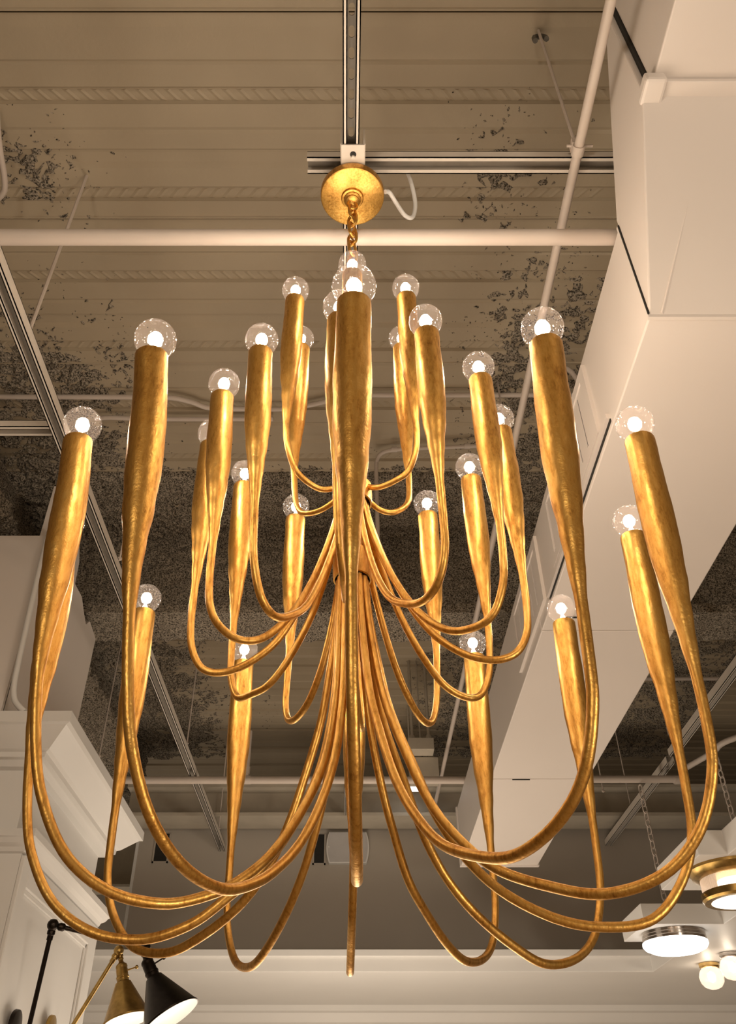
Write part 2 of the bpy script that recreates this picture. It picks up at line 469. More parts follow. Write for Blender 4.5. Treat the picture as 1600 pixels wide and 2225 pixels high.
# loose flecks stuck to the deck around the crusted areas
m = MB(); cnt = 0; rnd = random.Random(3)
while cnt < 7000:
    x = rnd.uniform(-2.0, 1.2); y = rnd.uniform(1.3, 6.8)
    d = density(x, y)
    if d < 0.05 or rnd.random() > d * 1.2: continue
    if fz((x, y, 3), 5) + 0.5 * fz((x, y, 9), 15) < 0.02: continue
    c = Vector((x, y, deck_z(y))); s = rnd.uniform(.002, .0055); n = len(m.v)
    ax = rnd.uniform(0, PI); ca, sa = math.cos(ax), math.sin(ax); el = rnd.uniform(.6, 2.2)
    for dx, dy, dz in ((-1, 0, 0), (0, -.8, 0), (1, 0, 0), (0, .8, 0), (rnd.uniform(-.5, .5), rnd.uniform(-.5, .5), -1.0), (0, 0, .5)):
        dx *= el
        m.v.append((c.x + (dx * ca - dy * sa) * s, c.y + (dx * sa + dy * ca) * s, c.z + dz * s))
    for a, b in ((0, 1), (1, 2), (2, 3), (3, 0)):
        m.f.append((n + a, n + b, n + 4)); m.f.append((n + b, n + a, n + 5))
    cnt += 1
fo = m.build('fireproofing_flecks', 'fuzz', recalc=False)
tag(fo, 'loose dark fireproofing flecks scattered over the deck ribs', 'fireproofing', kind='stuff')

# ------------------------------------------------------------------ air duct
duct = empty('air_duct', (.96, 3.0, 1.62)); tag(duct, 'large cream painted rectangular air duct running along the right', 'duct')
XL, XR, ZB, ZT = 0.71, 1.208, 1.62, 1.992
MB().box(XL, XR, 1.283, 2.742, ZB, ZT).build('duct_section', 'duct', duct, bevel=0.004)
MB().box(XL, XR, 2.748, 4.222, ZB, ZT).build('duct_section', 'duct', duct, bevel=0.004)
MB().box(XL, XR, 4.228, 5.735, ZB, ZT).build('duct_section', 'duct', duct, bevel=0.004)
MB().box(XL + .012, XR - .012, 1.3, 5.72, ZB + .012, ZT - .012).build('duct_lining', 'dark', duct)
m = MB()
for (a, b, c, d) in ((XL - .008, XL, ZB - .006, ZT + .006), (XR, XR + .008, ZB - .006, ZT + .006)): m.box(a, b, 5.705, 5.74, c, d)
m.box(XL, XR, 5.705, 5.74, ZB - .006, ZB); m.build('end_flange', 'duct', duct)
# offset piece that climbs towards the near section
MB().prism([(1.28, ZB), (1.28, ZT + .03), (.968, 2.585), (.968, 2.09)], 'x', XL, XR).build('duct_offset', 'duct', duct, bevel=0.004)
MB().box(XL + .022, XR + .03, -1.2, .955, 2.098, 2.60).build('duct_section', 'duct', duct, bevel=0.004)
MB().box(XL - .004, XR + .05, .938, .976, 2.080, 2.096).build('drive_cleat', 'duct', duct, bevel=0.003)
MB().box(XL - .006, XL + .048, .926, .994, 2.066, 2.104).build('corner_bracket', 'duct', duct, bevel=0.008)
MB().box(XL + .016, XR, .955, .967, 2.10, 2.59).build('joint_gasket', 'dark', duct)
MB().box(XL - .003, XR + .003, 1.277, 1.287, ZB - .005, ZT + .005).build('joint_strip', 'duct', duct)
MB().box(XL - .0040, XL, 1.273, 1.277, ZB + .004, ZT).build('joint_crack', 'dark', duct)
mt = MB(); mt.tube([(XL + .17, .995, 2.062), (XL + .03, 1.275, ZB + .006)], 0.0035, 6); mt.build('cross_break', 'duct', duct)
# supply grilles on the side of the duct: raised frame with vertical blades
def grille(y0, y1, z0, z1, n):
    g = MB(); x0 = XL - .012
    g.box(x0, XL, y0, y0 + .04, z0, z1); g.box(x0, XL, y1 - .04, y1, z0, z1)
    g.box(x0, XL, y0 + .04, y1 - .04, z1 - .035, z1); g.box(x0, XL, y0 + .04, y1 - .04, z0, z0 + .035)
    fr = g.build('grille_frame', 'duct', duct)
    MB().box(XL - .004, XL + .003, y0 + .04, y1 - .04, z0 + .035, z1 - .035).build('grille_back', 'dark', fr)  # dark plate puts the shade between the blades into colour
    w = (y1 - y0 - .08) / n
    for i in range(n):
        a = y0 + .04 + i * w
        MB().prism([(XL - .007, a), (XL - .007, a + w - .010), (XL - .0045, a + w - .010), (XL - .0045, a)], 'z', z0 + .036, z1 - .036).build('blade', 'duct', fr)
grille(1.73, 2.40, ZB + .05, ZT - .035, 8)
grille(2.60, 3.17, ZB + .05, ZT - .035, 6)
MB().box(XL - .012, XL, 1.645, 2.55, ZB + .022, ZB + .040).build('grille_ledge', 'duct', duct)
MB().box(XL - .003, XL, 1.645, 2.55, ZB + .012, ZB + .022).build('shadow_strip', 'dark', duct)  # dark strip painted in place of the shadow below the grille panel
for (y, x, a) in ((2.645, .795, .042), (4.225, .835, .075)):
    MB().box(x - .015, x + a, y - .0025, y + .0025, ZB - .004, ZB).build('tape_tear', 'dark', duct)

# ------------------------------------------------------------------ pipes and conduits
def pipe(name, pts, r, label, cat='pipe', mat='pipe', smooth_path=0, sides=16):
    p = [Vector(q) for q in pts]
    if smooth_path: p = catmull(p, smooth_path)
    root = empty(name, p[0]); tag(root, label, cat)
    MB().tube(p, r, sides).build('tube', mat, root, smooth=True)
    return root
def ring_clip(parent, c, axis, r, w, name='clamp', mat='pipe'):
    return MB().lathe([(r, -w / 2), (r + .004, -w / 2), (r + .004, w / 2), (r, w / 2)], c, axis, 20).build(name, mat, parent, smooth=True, angle=30)
p1 = pipe('sprinkler_pipe', [(-4.0, 1.332, 2.026), (XL + .35, 1.332, 2.026)], .0225, 'thick cream sprinkler pipe crossing just behind the gold canopy')
p1b = pipe('sprinkler_pipe', [(-4.0, 5.28, 2.018), (XL + .25, 5.28, 2.018)], .0235, 'distant cream sprinkler pipe crossing left of the duct')
for (x, zt) in ((-.68, 2.35),):
    ring_clip(p1b, (x, 5.28, 2.02), (1, 0, 0), .0235, .06, 'tee_fitting')
    MB().tube([(x, 5.28, 2.02), (x, 5.28, zt)], .016, 12).build('riser', 'pipe', p1b, smooth=True)
    ring_clip(p1b, (x, 5.28, 2.08), (0, 0, 1), .016, .05, 'coupling')
p1c = pipe('sprinkler_pipe', [(XL + .26, 5.28, 2.024), (2.12, 5.28, 2.024)], .0235, 'distant cream sprinkler pipe crossing right of the duct')
ring_clip(p1c, (2.10, 5.28, 2.02), (1, 0, 0), .0235, .08, 'elbow_fitting')
MB().tube(catmull([(2.08, 5.28, 2.02), (2.115, 5.28, 2.035), (2.125, 5.28, 2.09), (2.125, 5.28, 2.34)], 6), .021, 14).build('riser', 'pipe', p1c, smooth=True)
MB().lathe([(.03, 0), (.03, .05), (.02, .06)], (2.125, 5.28, 2.33), (0, 0, 1), 16).build('coupling', 'pipe', p1c, smooth=True)
MB().tube(catmull([(2.125, 5.26, 2.08), (2.2, 4.95, 2.06), (2.34, 4.75, 2.09), (3.3, 4.4, 2.2)], 8), .018, 12).build('branch', 'pipe', p1c, smooth=True)
p2 = pipe('sprinkler_branch_pipe', [(.628, .2, 2.245), (.628, 6.42, 2.245)], .0135, 'slim pipe running away beside the duct, clamped to the short channel')
cl = ring_clip(p2, (.628, 1.20, 2.245), (0, 1, 0), .0138, .028, 'clamp')
MB().box(.612, .644, 1.185, 1.215, 2.258, 2.285).build('clamp_lug', 'pipe', p2)
MB().tube([(.60, 1.2, 2.268), (.672, 1.2, 2.268)], .004, 8).build('clamp_bolt', 'pipe', p2, smooth=True)
c1 = pipe('conduit', [(-2.2, 2.876, 3.02), (-1.2, 2.878, 3.02), (-.92, 2.88, 3.02), (-.80, 2.91, 3.02), (-.70, 2.955, 3.02), (-.45, 2.96, 3.02)], .013,
          'painted conduit along the deck bending behind the left bulbs', 'conduit', smooth_path=5, sides=10)
ring_clip(c1, (-1.0, 2.879, 3.02), (1, 0, 0), .013, .03, 'strap')
ring_clip(c1, (-.46, 2.96, 3.02), (1, 0, 0), .013, .03, 'strap')
c2 = pipe('conduit', [(-.46, 2.965, 3.02), (-.30, 2.955, 3.02), (-.15, 2.915, 3.02), (.0, 2.87, 3.02), (.15, 2.865, 3.02), (1.4, 2.865, 3.02)], .012,
          'painted conduit along the deck between centre and duct', 'conduit', smooth_path=5, sides=10)
ring_clip(c2, (.32, 2.865, 3.02), (1, 0, 0), .012, .035, 'strap')
c3 = pipe('conduit', [(-1.30, 3.03, 3.02), (-1.22, 3.02, 3.02), (-1.0, 3.03, 3.02), (-.40, 3.03, 3.02)], .012, 'short lower conduit on the deck left of centre', 'conduit', smooth_path=4, sides=10)
c4 = pipe('conduit', [(.72, 3.22, 3.015), (.45, 3.235, 3.015), (.24, 3.25, 3.015), (.16, 3.27, 3.01), (.13, 3.30, 2.98), (.125, 3.31, 2.90), (.125, 3.31, 2.40), (.12, 3.31, 2.2)], .011,
          'thin conduit turning down from the deck behind the centre tubes', 'conduit', smooth_path=5, sides=10)
ring_clip(c4, (.22, 3.25, 3.015), (1, 0, 0), .011, .03, 'strap'); ring_clip(c4, (.60, 3.225, 3.015), (1, 0, 0), .011, .03, 'strap')
pipe('conduit', [(-1.285, 1.45, 3.05), (-1.288, 1.52, 2.99), (-1.295, 1.60, 2.96), (-1.305, 1.68, 2.95), (-1.33, 1.745, 2.95), (-1.40, 1.785, 2.96), (-1.60, 1.80, 3.0)], .0115,
     'curved white conduit at the upper left edge', 'conduit', smooth_path=6, sides=10)
pipe('conduit', [(.90, 2.64, 3.02), (1.02, 2.69, 3.01), (1.2, 2.8, 3.0), (1.9, 2.8, 3.0)], .012, 'short conduit disappearing above the duct', 'conduit', smooth_path=6, sides=10)
pipe('conduit', [(1.3, 5.75, 2.98), (3.6, 5.75, 2.98)], .016, 'dim conduit across the deck right of the duct', 'conduit', sides=10)
pipe('cable', [(.092, 1.28, 2.168), (.105, 1.29, 2.18), (.125, 1.32, 2.175), (.15, 1.34, 2.145), (.172, 1.35, 2.155), (.182, 1.345, 2.22), (.170, 1.32, 2.30), (.15, 1.30, 2.36)], .0062,
     'white cable looping out beside the gold canopy', 'cable', 'white', smooth_path=6, sides=10)
pipe('conduit', [(-1.426, 3.155, 2.42), (-1.428, 3.155, 2.33), (-1.415, 3.15, 2.0), (-1.40, 3.15, 1.70), (-1.392, 3.15, 1.60), (-1.375, 3.15, 1.54), (-1.345, 3.15, 1.505), (-1.32, 3.15, 1.485)], .0125,
     'white conduit running down the front corner of the column box', 'conduit', 'white', smooth_path=6, sides=12)

# ------------------------------------------------------------------ channel struts
def strut_y(name, x, y0, y1, zb, label, slots=False, w=.041, h=.041, x1=None):
    """open-bottom channel along y"""
    r = empty(name, (x, y0, zb)); tag(r, label, 'strut')
    t = .003
    sh = (lambda y: x + ((x1 - x) * (y - y0) / (y1 - y0) if x1 is not None else 0))
    def bar(m, dx0, dx1, z0, z1):
        n = len(m.v); a, b = sh(y0), sh(y1)
        m.v += [(a + dx0, y0, z0), (a + dx1, y0, z0), (b + dx1, y1, z0), (b + dx0, y1, z0), (a + dx0, y0, z1), (a + dx1, y0, z1), (b + dx1, y1, z1), (b + dx0, y1, z1)]
        m.f += [tuple(n + k for k in q) for q in ((0, 3, 2, 1), (4, 5, 6, 7), (0, 1, 5, 4), (1, 2, 6, 5), (2, 3, 7, 6), (3, 0, 4, 7))]
    for sx in (-1, 1):
        m = MB()
        bar(m, *sorted((sx * w / 2, sx * (w / 2 - t))), zb, zb + h)
        bar(m, *sorted((sx * w / 2, sx * (w / 2 - .0115))), zb, zb + t)
        bar(m, *sorted((sx * (w / 2 - .0115), sx * (w / 2 - .0085))), zb, zb + .009)
        m.build('side_rail', 'strut', r)
    if not slots:
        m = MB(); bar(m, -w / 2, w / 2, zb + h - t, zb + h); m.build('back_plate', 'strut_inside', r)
    else:
        m = MB(); P = .0508; sl = .0285; sw = .0145; y = y0; zt = zb + h - t
        N = 10
        while y < y1 - P:
            cx = sh(y + P / 2); cy = y + P / 2
            inner = []
            for k in range(N):
                a = PI * k / (N - 1)
                inner.append((cx + sw / 2 * math.cos(a), cy + (sl - sw) / 2 + sw / 2 * math.sin(a)))
            for k in range(N):
                a = PI + PI * k / (N - 1)
                inner.append((cx + sw / 2 * math.cos(a), cy - (sl - sw) / 2 + sw / 2 * math.sin(a)))
            outer = []
            for (ix, iy) in inner:
                dx, dy = ix - cx, iy - cy
                s = min((w / 2 - t) / max(1e-6, abs(dx)), (P / 2) / max(1e-6, abs(dy)))
                outer.append((cx + dx * s, cy + dy * s))
            # corners of the cell
            corners = [(cx + a * (w / 2 - t), cy + b * P / 2) for a, b in ((1, 1), (-1, 1), (-1, -1), (1, -1))]
            n = len(m.v); K = len(inner)
            m.v += [(p[0], p[1], zt) for p in inner] + [(p[0], p[1], zt) for p in outer]
            for k in range(K):
                k2 = (k + 1) % K
                m.f.append((n + k, n + k2, n + K + k2, n + K + k))
                # fill corner triangle when the outer edge turns
                a, b = outer[k], outer[k2]
                for c in corners:
                    if abs(a[0] - b[0]) > 1e-6 and abs(a[1] - b[1]) > 1e-6 and min(a[0], b[0]) - 1e-6 <= c[0] <= max(a[0], b[0]) + 1e-6 and min(a[1], b[1]) - 1e-6 <= c[1] <= max(a[1], b[1]) + 1e-6:
                        q = len(m.v); m.v.append((c[0], c[1], zt)); m.f.append((n + K + k, n + K + k2, q))
            y += P
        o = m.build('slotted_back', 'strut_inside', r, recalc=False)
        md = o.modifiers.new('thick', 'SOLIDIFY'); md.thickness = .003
    return r
s1 = strut_y('strut_channel', .002, .35, 6.43, 2.185, 'slotted channel the gold canopy hangs from', True, w=.044, x1=-.04)
strut_y('strut_channel', -1.027, .6, 6.85, 2.046, 'long channel strut slanting down the left side', w=.048, h=.045)
strut_y('strut_channel', 2.02, 2.2, 5.1, 2.1, 'channel strut right of the duct, nearer piece', w=.05, h=.05)
strut_y('strut_channel', 2.02, 5.16, 6.82, 2.08, 'channel strut right of the duct, farther piece meeting the wall', w=.05, h=.05)
def strut_x(y, x0, x1, zc, label):
    """channel along x with its open side towards the camera side below"""
    r = empty('strut_channel', (x0, y, zc)); tag(r, label, 'strut')
    w = .05; t = .003
    MB().box(x0, x1, y - w / 2, y + w / 2, zc + .03, zc + .033).build('back_plate', 'strut_inside', r)
    for s in (-1, 1):
        m = MB()
        a, b = sorted((y + s * w / 2, y + s * (w / 2 - t))); m.box(x0, x1, a, b, zc, zc + .033)
        a, b = sorted((y + s * w / 2, y + s * (w / 2 - .012))); m.box(x0, x1, a, b, zc, zc + t)
        m.build('side_rail', 'strut', r)
    return r
sx = strut_x(1.255, -.128, 1.2, 2.262, 'short cross channel just above the gold canopy')
strut_x(2.17, -2.2, -1.05, 2.10, 'short cross channel meeting the long left strut')
bp = empty('hanger_bracket', (0, 1.235, 2.17)); tag(bp, 'white plate bracket with bolt joining the two channels above the canopy', 'bracket')
MB().box(-.030, .033, 1.150, 1.275, 2.178, 2.184).build('plate', 'strut', bp, bevel=.001)
MB().box(-.032, -.026, 1.150, 1.275, 2.184, 2.262).build('plate_side', 'strut', bp)
MB().box(.029, .035, 1.150, 1.275, 2.184, 2.262).build('plate_side', 'strut', bp)
MB().lathe([(.0085, -.0012), (.0085, .001)], (.002, 1.176, 2.178), (0, 0, 1), 20).build('bolt_hole', 'dark', bp)
MB().lathe([(.0058, -.009), (.0058, 0)], (.002, 1.182, 2.178), (0, 0, 1), 6).build('bolt', 'strut', bp)

def rod(x, y, z0, z1, label, r=.0045, mat='pipe', hook=False):
    o = empty('hanger_rod', (x, y, z0)); tag(o, label, 'rod')
    MB().tube([(x, y, z0), (x, y, z1)], r, 8).build('threaded_rod', mat, o, smooth=True)
    MB().lathe([(.010, 0), (.010, .008)], (x, y, z0 + .004), (0, 0, 1), 6).build('nut', mat, o)
    if hook:
        MB().tube(catmull([(x - .016, y + .01, z1 - .055), (x - .015, y + .012, z1 - .025), (x + .004, y + .015, z1 - .010), (x + .018, y + .01, z1 - .025), (x + .018, y, z1 - .065)], 5), .009, 8).build('beam_clip', 'dark_bracket', o, smooth=True)
    return o
rod(.628, 1.205, 2.26, H - .01, 'thin rod from a dark clip down to the slim pipe clamp', .005, hook=True)
rod(-1.03, 1.735, 2.09, H + .0, 'pale rod hanging the left strut near the thick pipe', .0065)
rod(-1.0, 2.95, 2.09, H, 'pale rod hanging the left strut beside the coated girder')
rod(-1.01, 4.893, 2.09, H, 'pale rod hanging the left strut behind the lower left bulb')
rod(-1.01, 6.467, 2.09, H, 'pale rod hanging the left strut just before the wall')
rod(2.02, 6.1, 2.13, H, 'dim rod hanging the farther right strut', .004)
rod(2.02, 4.4, 2.15, H, 'dim rod hanging the nearer right strut', .004)
rod(1.66, 5.5, 2.02, H, 'thin rod right of the duct above the far pipe', .004)
rod(-1.486, 4.75, 1.95, H, 'thin rod in the gap beside the white crown moulding', .004)
# twisted flat hanger straps of the duct
for (x, y, lab) in ((XL - .004, 2.80, 'flat metal strap holding the duct near its second grille'), (XL - .004, 4.6, 'flat metal strap holding the far end of the duct')):
    o = MB().box(x - .002, x, y - .014, y + .014, ZB + .20, H + .0).build('duct_strap', 'pipe'); tag(o, lab, 'strap')

# ------------------------------------------------------------------ hanging junction gear and strip lamp in the distance
jb = empty('hanging_junction_box', (.49, 5.6, 2.2)); tag(jb, 'painted junction box hung on conduit drops near the duct', 'junction box')
MB().box(.385, .565, 5.54, 5.66, 2.335, 2.42).build('box', 'beam', jb, bevel=.004)
MB().box(.40, .60, 5.66, 5.80, 2.17, 2.33).build('lower_box', 'beam', jb, bevel=.004)
for x in (.42, .475, .535):
    MB().tube([(x, 5.6, 2.42), (x, 5.6, H)], .011 if x != .475 else .006, 10).build('drop_conduit', 'beam', jb, smooth=True)
for x in (.42, .535):
    MB().lathe([(.018, 0), (.02, .012), (.02, .03), (.014, .045)], (x, 5.6, 2.42), (0, 0, 1), 14).build('connector', 'beam', jb, smooth=True)
sl = empty('strip_light', (.45, 6.3, 2.4)); tag(sl, 'small lit white lamp glowing above the far pipe', 'light')
MB().box(.36, .54, 6.24, 6.42, 2.375, 2.41).build('housing', 'beam', sl)
MB().box(.37, .53, 6.25, 6.41, 2.36, 2.375).build('diffuser', 'lamp_strip', sl)
MB().tube([(.45, 6.35, 2.41), (.45, 6.35, H)], .006, 8).build('stem', 'beam', sl, smooth=True)
bx = empty('deck_box', (1.75, 4.9, 2.85)); tag(bx, 'small dim electrical box under the deck right of the duct', 'junction box')
MB().box(1.70, 1.86, 4.82, 4.98, 2.86, 2.98).build('box', 'beam', bx, bevel=.004)
MB().tube(catmull([(1.86, 4.9, 2.9), (1.94, 4.88, 2.84), (2.02, 4.86, 2.86), (2.06, 4.85, 3.0)], 6), .012, 10).build('flexible_lead', 'beam', bx, smooth=True)

# ------------------------------------------------------------------ wall speaker and wall slots
sp = empty('wall_speaker', (-.04, 6.84, 1.94)); tag(sp, 'pale rounded speaker on the bulkhead wall behind the centre arm', 'speaker')
def bow(sc_, b):
    x0, x1, z0, z1 = -.206, .133, 1.942, 2.18; cx = (x0 + x1) / 2; cz = (z0 + z1) / 2
    hx = (x1 - x0) / 2 * sc_; hz = (z1 - z0) / 2 * sc_; P = []
    for s, ss in ((1, 1), (-1, -1)):
        for k in range(9):
            t = -1 + k / 4; P.append((cx + s * (hx - b * t * t), cz + ss * hz * t))
    return P
MB().prism(bow(1.0, .022), 'y', 6.79, 6.85).build('bezel', 'white', sp, bevel=.006)
MB().prism(bow(.93, .020), 'y', 6.782, 6.79).build('speaker_grille', 'speaker', sp)
MB().lathe([(.006, 0), (.005, .004)], (-.185, 6.782, 2.06), (0, -1, 0), 12).build('badge', 'white', sp)
for x0, x1, z0, z1, lab in ((-1.556, -1.455, 1.969, 2.18, 'narrow dark slot opening at the left of the bulkhead wall'), (-.30, -.222, 1.955, 2.175, 'dark slot opening beside the wall speaker')):
    o = empty('wall_slot', ((x0 + x1) / 2, 6.85, z0)); tag(o, lab, 'opening')
    MB().box(x0, x1, 6.843, 6.849, z0, z1).build('slot_dark_plate', 'dark', o)  # dark plate on the wall face stands in for shade inside the slot
    m = MB(); m.box(x0 - .012, x0, 6.838, 6.85, z0 - .012, z1); m.box(x1, x1 + .012, 6.838, 6.85, z0 - .012, z1); m.box(x0 - .012, x1 + .012, 6.838, 6.85, z0 - .012, z0)
    m.build('slot_frame', 'wall', o)

# ------------------------------------------------------------------ white column with crown mouldings (left)
colm = empty('white_column', (-2.1, 3.9, -1.6)); tag(colm, 'white panelled display column with two crown mouldings at lower left', 'column')
def crown(name, prof, xr, yf, yb, parent, xl=-3.4):
    rows = []
    for (o, z) in prof:
        rows.append([(xl, yf - o, z), (xr + o, yf - o, z), (xr + o, yb + o, z), (xl, yb + o, z)])
    m = MB(); m.quad_grid(rows, closed_v=True); return m.build(name, 'white', parent, smooth=False)
MB().box(-3.4, -1.25, 3.29, 4.46, -1.6, 1.05).build('pilaster', 'white', colm)
MB().box(-3.4, -1.30, 3.31, 4.46, 1.05, 1.47).build('frieze', 'white', colm)
crown('upper_crown', [(.0, 1.482), (.175, 1.482), (.175, 1.437), (.158, 1.432), (.150, 1.425), (.085, 1.362), (.07, 1.355), (.068, 1.335), (.045, 1.333), (.03, 1.31), (0, 1.305)], -1.30, 3.31, 4.46, colm)
crown('lower_crown', [(0, 1.052), (.052, 1.052), (.052, 1.026), (.044, 1.022), (.034, 1.006), (.018, .995), (.012, .98), (0, .975)], -1.25, 3.29, 4.46, colm)
m = MB()   # raised stiles and rails framing the recessed side panel
for (y0, y1, z0, z1) in ((3.29, 3.363, -1.6, .97), (4.33, 4.46, -1.6, .97), (3.363, 4.33, .872, .97)):
    m.box(-1.25, -1.232, y0, y1, z0, z1)
m.build('panel_frame', 'white', colm, bevel=.004)
m = MB()
for (y0, y1, z0, z1) in ((3.363, 3.38, -1.6, .872), (4.313, 4.33, -1.6, .872), (3.363, 4.33, .855, .872)):
    m.box(-1.25, -1.241, y0, y1, z0, z1)
m.build('panel_moulding', 'white', colm, bevel=.003)
# plaster box from the crown up to the steel, ragged where the girder passes
bxs = empty('plaster_box', (-2.2, 3.7, 1.48)); tag(bxs, 'plain drywall box rising from the white column to the steel', 'box')
MB().box(-3.4, -1.44, 3.20, 3.225, 1.482, 2.41).build('front_board', 'duct', bxs)
MB().prism([(3.22, 1.482), (4.13, 1.482), (4.13, 2.385), (3.98, 2.41), (3.93, 2.36), (3.85, 2.40), (3.78, 2.44), (3.22, 2.41)], 'x', -1.465, -1.44).build('side_board', 'duct', bxs)
MB().prism([(3.225, 2.40), (3.74, 2.45), (3.72, 2.62), (3.60, 2.78), (3.45, 2.72), (3.40, 2.78), (3.225, 2.74)], 'x', -1.50, -1.475).build('torn_board', 'duct', bxs)

# ------------------------------------------------------------------ swing arm wall lamps
def frame_to(a):
    return Vector(a).normalized()
def sconce(name, label, mat, plate, rod0, knuckle, joint, apex, rim, R, inner_scale=1.0):
    r = empty(name, plate); tag(r, label, 'wall lamp', 'swing arm lamps on the white column')
    P, A, K, J, T, Q = (Vector(v) for v in (plate, rod0, knuckle, joint, apex, rim))
    MB().lathe([(.05, 0), (.052, .004), (.05, .016), (.03, .02), (.012, .022)], P, (1, 0, 0), 28).build('wall_plate', mat, r, smooth=True)
    MB().tube([P, A], .008, 12).build('stub_arm', mat, r, smooth=True)
    MB().tube([A, K], .0085, 14).build('upright_arm', mat, r, smooth=True)
    MB().lathe([(.0, -.021), (.012, -.018), (.019, -.009), (.021, 0), (.019, .009), (.012, .018), (0, .021)], K, (0, 0, 1), 20).build('knuckle', mat, r, smooth=True)
    d = (A - K).normalized()
    MB().lathe([(.012, .016), (.0145, .02), (.0145, .03), (.011, .034), (.011, .05)], K, d, 18).build('knuckle_collar', mat, r, smooth=True)
    if (J - K).length > .05:
        MB().tube([K, J], .008, 14).build('forearm', mat, r, smooth=True)
        MB().lathe([(.011, .02), (.014, .026), (.014, .04), (.010, .045)], K, (J - K), 18).build('forearm_collar', mat, r, smooth=True)
        MB().lathe([(0, -.016), (.011, -.011), (.016, 0), (.011, .011), (0, .016)], J, (0, 0, 1), 18).build('swivel', mat, r, smooth=True)
    ax = (Q - T); L = ax.length; ax = ax.normalized()
    s0 = T - ax * .085
    MB().tube([J, s0], .007, 10).build('stem', mat, r, smooth=True)
    MB().lathe([(.010, -.02), (.012, -.012), (.009, -.008), (.012, -.002), (.009, .004), (.011, .012), (.017, .018), (.022, .022), (.024, .03), (.022, .036), (.0235, .04), (.0235, .066), (.026, .068), (.026, .074), (.024, .076), (.024, .09)], s0, ax, 24).build('socket', mat, r, smooth=True)
    side = ax.cross(Vector((0, 1, 0))).normalized() * -1
    if side.x < 0: side = -side
    k0 = s0 + ax * .048
    MB().tube([k0 + side * .02, k0 + side * .055], .003, 8).build('switch_stem', mat, r, smooth=True)
    MB().lathe([(0, -.008), (.006, -.005), (.008, 0), (.006, .005), (0, .008)], k0 + side * .06, side, 14).build('switch_knob', mat, r, smooth=True)
    sh = MB().lathe([(.024, .0), (.030, .006), (R * .98, L - .012), (R, L - .008), (R + .003, L - .004), (R, L)], T, ax, 48)
    MB.build(sh, 'shade', mat, r, smooth=True) if False else None
    m = MB()
    prof_o = [(.022, 0), (.031, .006), (R * .985, L - .01), (R + .0025, L - .006), (R + .0025, L), (R - .001, L)]
    prof_i = [(R - .001, L), (R * .985 - .003, L - .009), (.028, .010), (.0001, .009)]
    axv = Vector(ax); u = axv.cross(Vector((0, 1, 0))).normalized(); w = axv.cross(u)
    def rows(prof): return [[tuple(T + axv * h + (u * math.cos(2 * PI * k / 48) + w * math.sin(2 * PI * k / 48)) * rr) for k in range(48)] for rr, h in prof]
    m.quad_grid(rows(prof_o), closed_u=True)
    so_ = m.build('shade', mat, r, smooth=True, angle=30)
    m = MB(); m.quad_grid(rows(prof_i), closed_u=True); m.build('shade_lining', 'shade_in', so_, smooth=True)
    c = T + ax * (L * .42)
    MB().lathe([(0, -.026), (.012, -.023), (.022, -.012), (.026, 0), (.022, .012), (.012, .023), (0, .026)], c, ax, 20).build('lamp_bulb', 'lamp_bulb', r, smooth=True)
    return r
sconce('swing_arm_lamp', 'black swing arm wall lamp with cone shade, in front of the brass one', 'black', (-1.232, 3.544, .448), (-1.148, 3.47, .405), (-1.10, 3.36, .742), (-.784, 3.54, .705), (-.752, 3.575, .612), (-.665, 3.565, .475), .106)
sconce('swing_arm_lamp', 'aged brass swing arm wall lamp partly behind the black shade', 'brass', (-1.232, 3.97, .488), (-1.135, 3.90, .455), (-.973, 3.877, .758), (-.968, 3.877, .745), (-.936, 3.876, .645), (-.893, 3.862, .503), .092)

# ------------------------------------------------------------------ flush lights under the soffit
def soffit_z(): return 1.10
fl = empty('flush_light', (1.71, 3.95, 1.0)); tag(fl, 'aged brass drum flush light with ribbed glass under the soffit', 'ceiling light')
C0 = Vector((1.71, 3.93, 1.10)); D = (0, 0, -1)
MB().lathe([(.175, 0), (.205, .0), (.205, .012), (.195, .022), (.19, .035), (.175, .042), (.165, .044)], C0, D, 56).build('canopy_ring', 'brass', fl, smooth=True, angle=35)
MB().lathe([(.160, .035), (.160, .105)], C0, D, 360, ripple=.008, nr=90).build('ribbed_glass', 'ribbed_glass', fl, smooth=True)
MB().lathe([(.166, .100), (.170, .102), (.170, .128), (.162, .138), (.150, .138)], C0, D, 56).build('lower_ring', 'brass', fl, smooth=True, angle=35)
MB().lathe([(.152, .134), (.10, .146), (.0001, .150)], C0, D, 48).build('diffuser', 'lamp_warm', fl, smooth=True)
MB().lathe([(.0, .03), (.09, .05), (.09, .10), (0, .12)], C0, D, 24).build('lamp_core', 'lamp_warm', fl, smooth=True)
MB().lathe([(.005, 0), (.007, .004), (.005, .012), (0, .014)], C0 + Vector((-.165, -.02, -.115)), (-1, -.1, 0), 12).build('thumb_screw', 'brass', fl, smooth=True)
f2 = empty('flush_light', (1.80, 5.17, 1.0)); tag(f2, 'round white glass flush light with polished nickel rim', 'ceiling light')
C0 = Vector((1.80, 5.165, 1.10))
MB().lathe([(.165, 0), (.172, .002), (.170, .014), (.173, .018), (.171, .030), (.174, .034), (.171, .046), (.165, .048)], C0, D, 56).build('rim', 'chrome', f2, smooth=True, angle=35)
MB().lathe([(.166, .044), (.176, .050), (.177, .064), (.165, .080), (.13, .096), (.07, .107), (.0001, .110)], C0, D, 56).build('glass_bowl', 'lamp_white', f2, smooth=True)
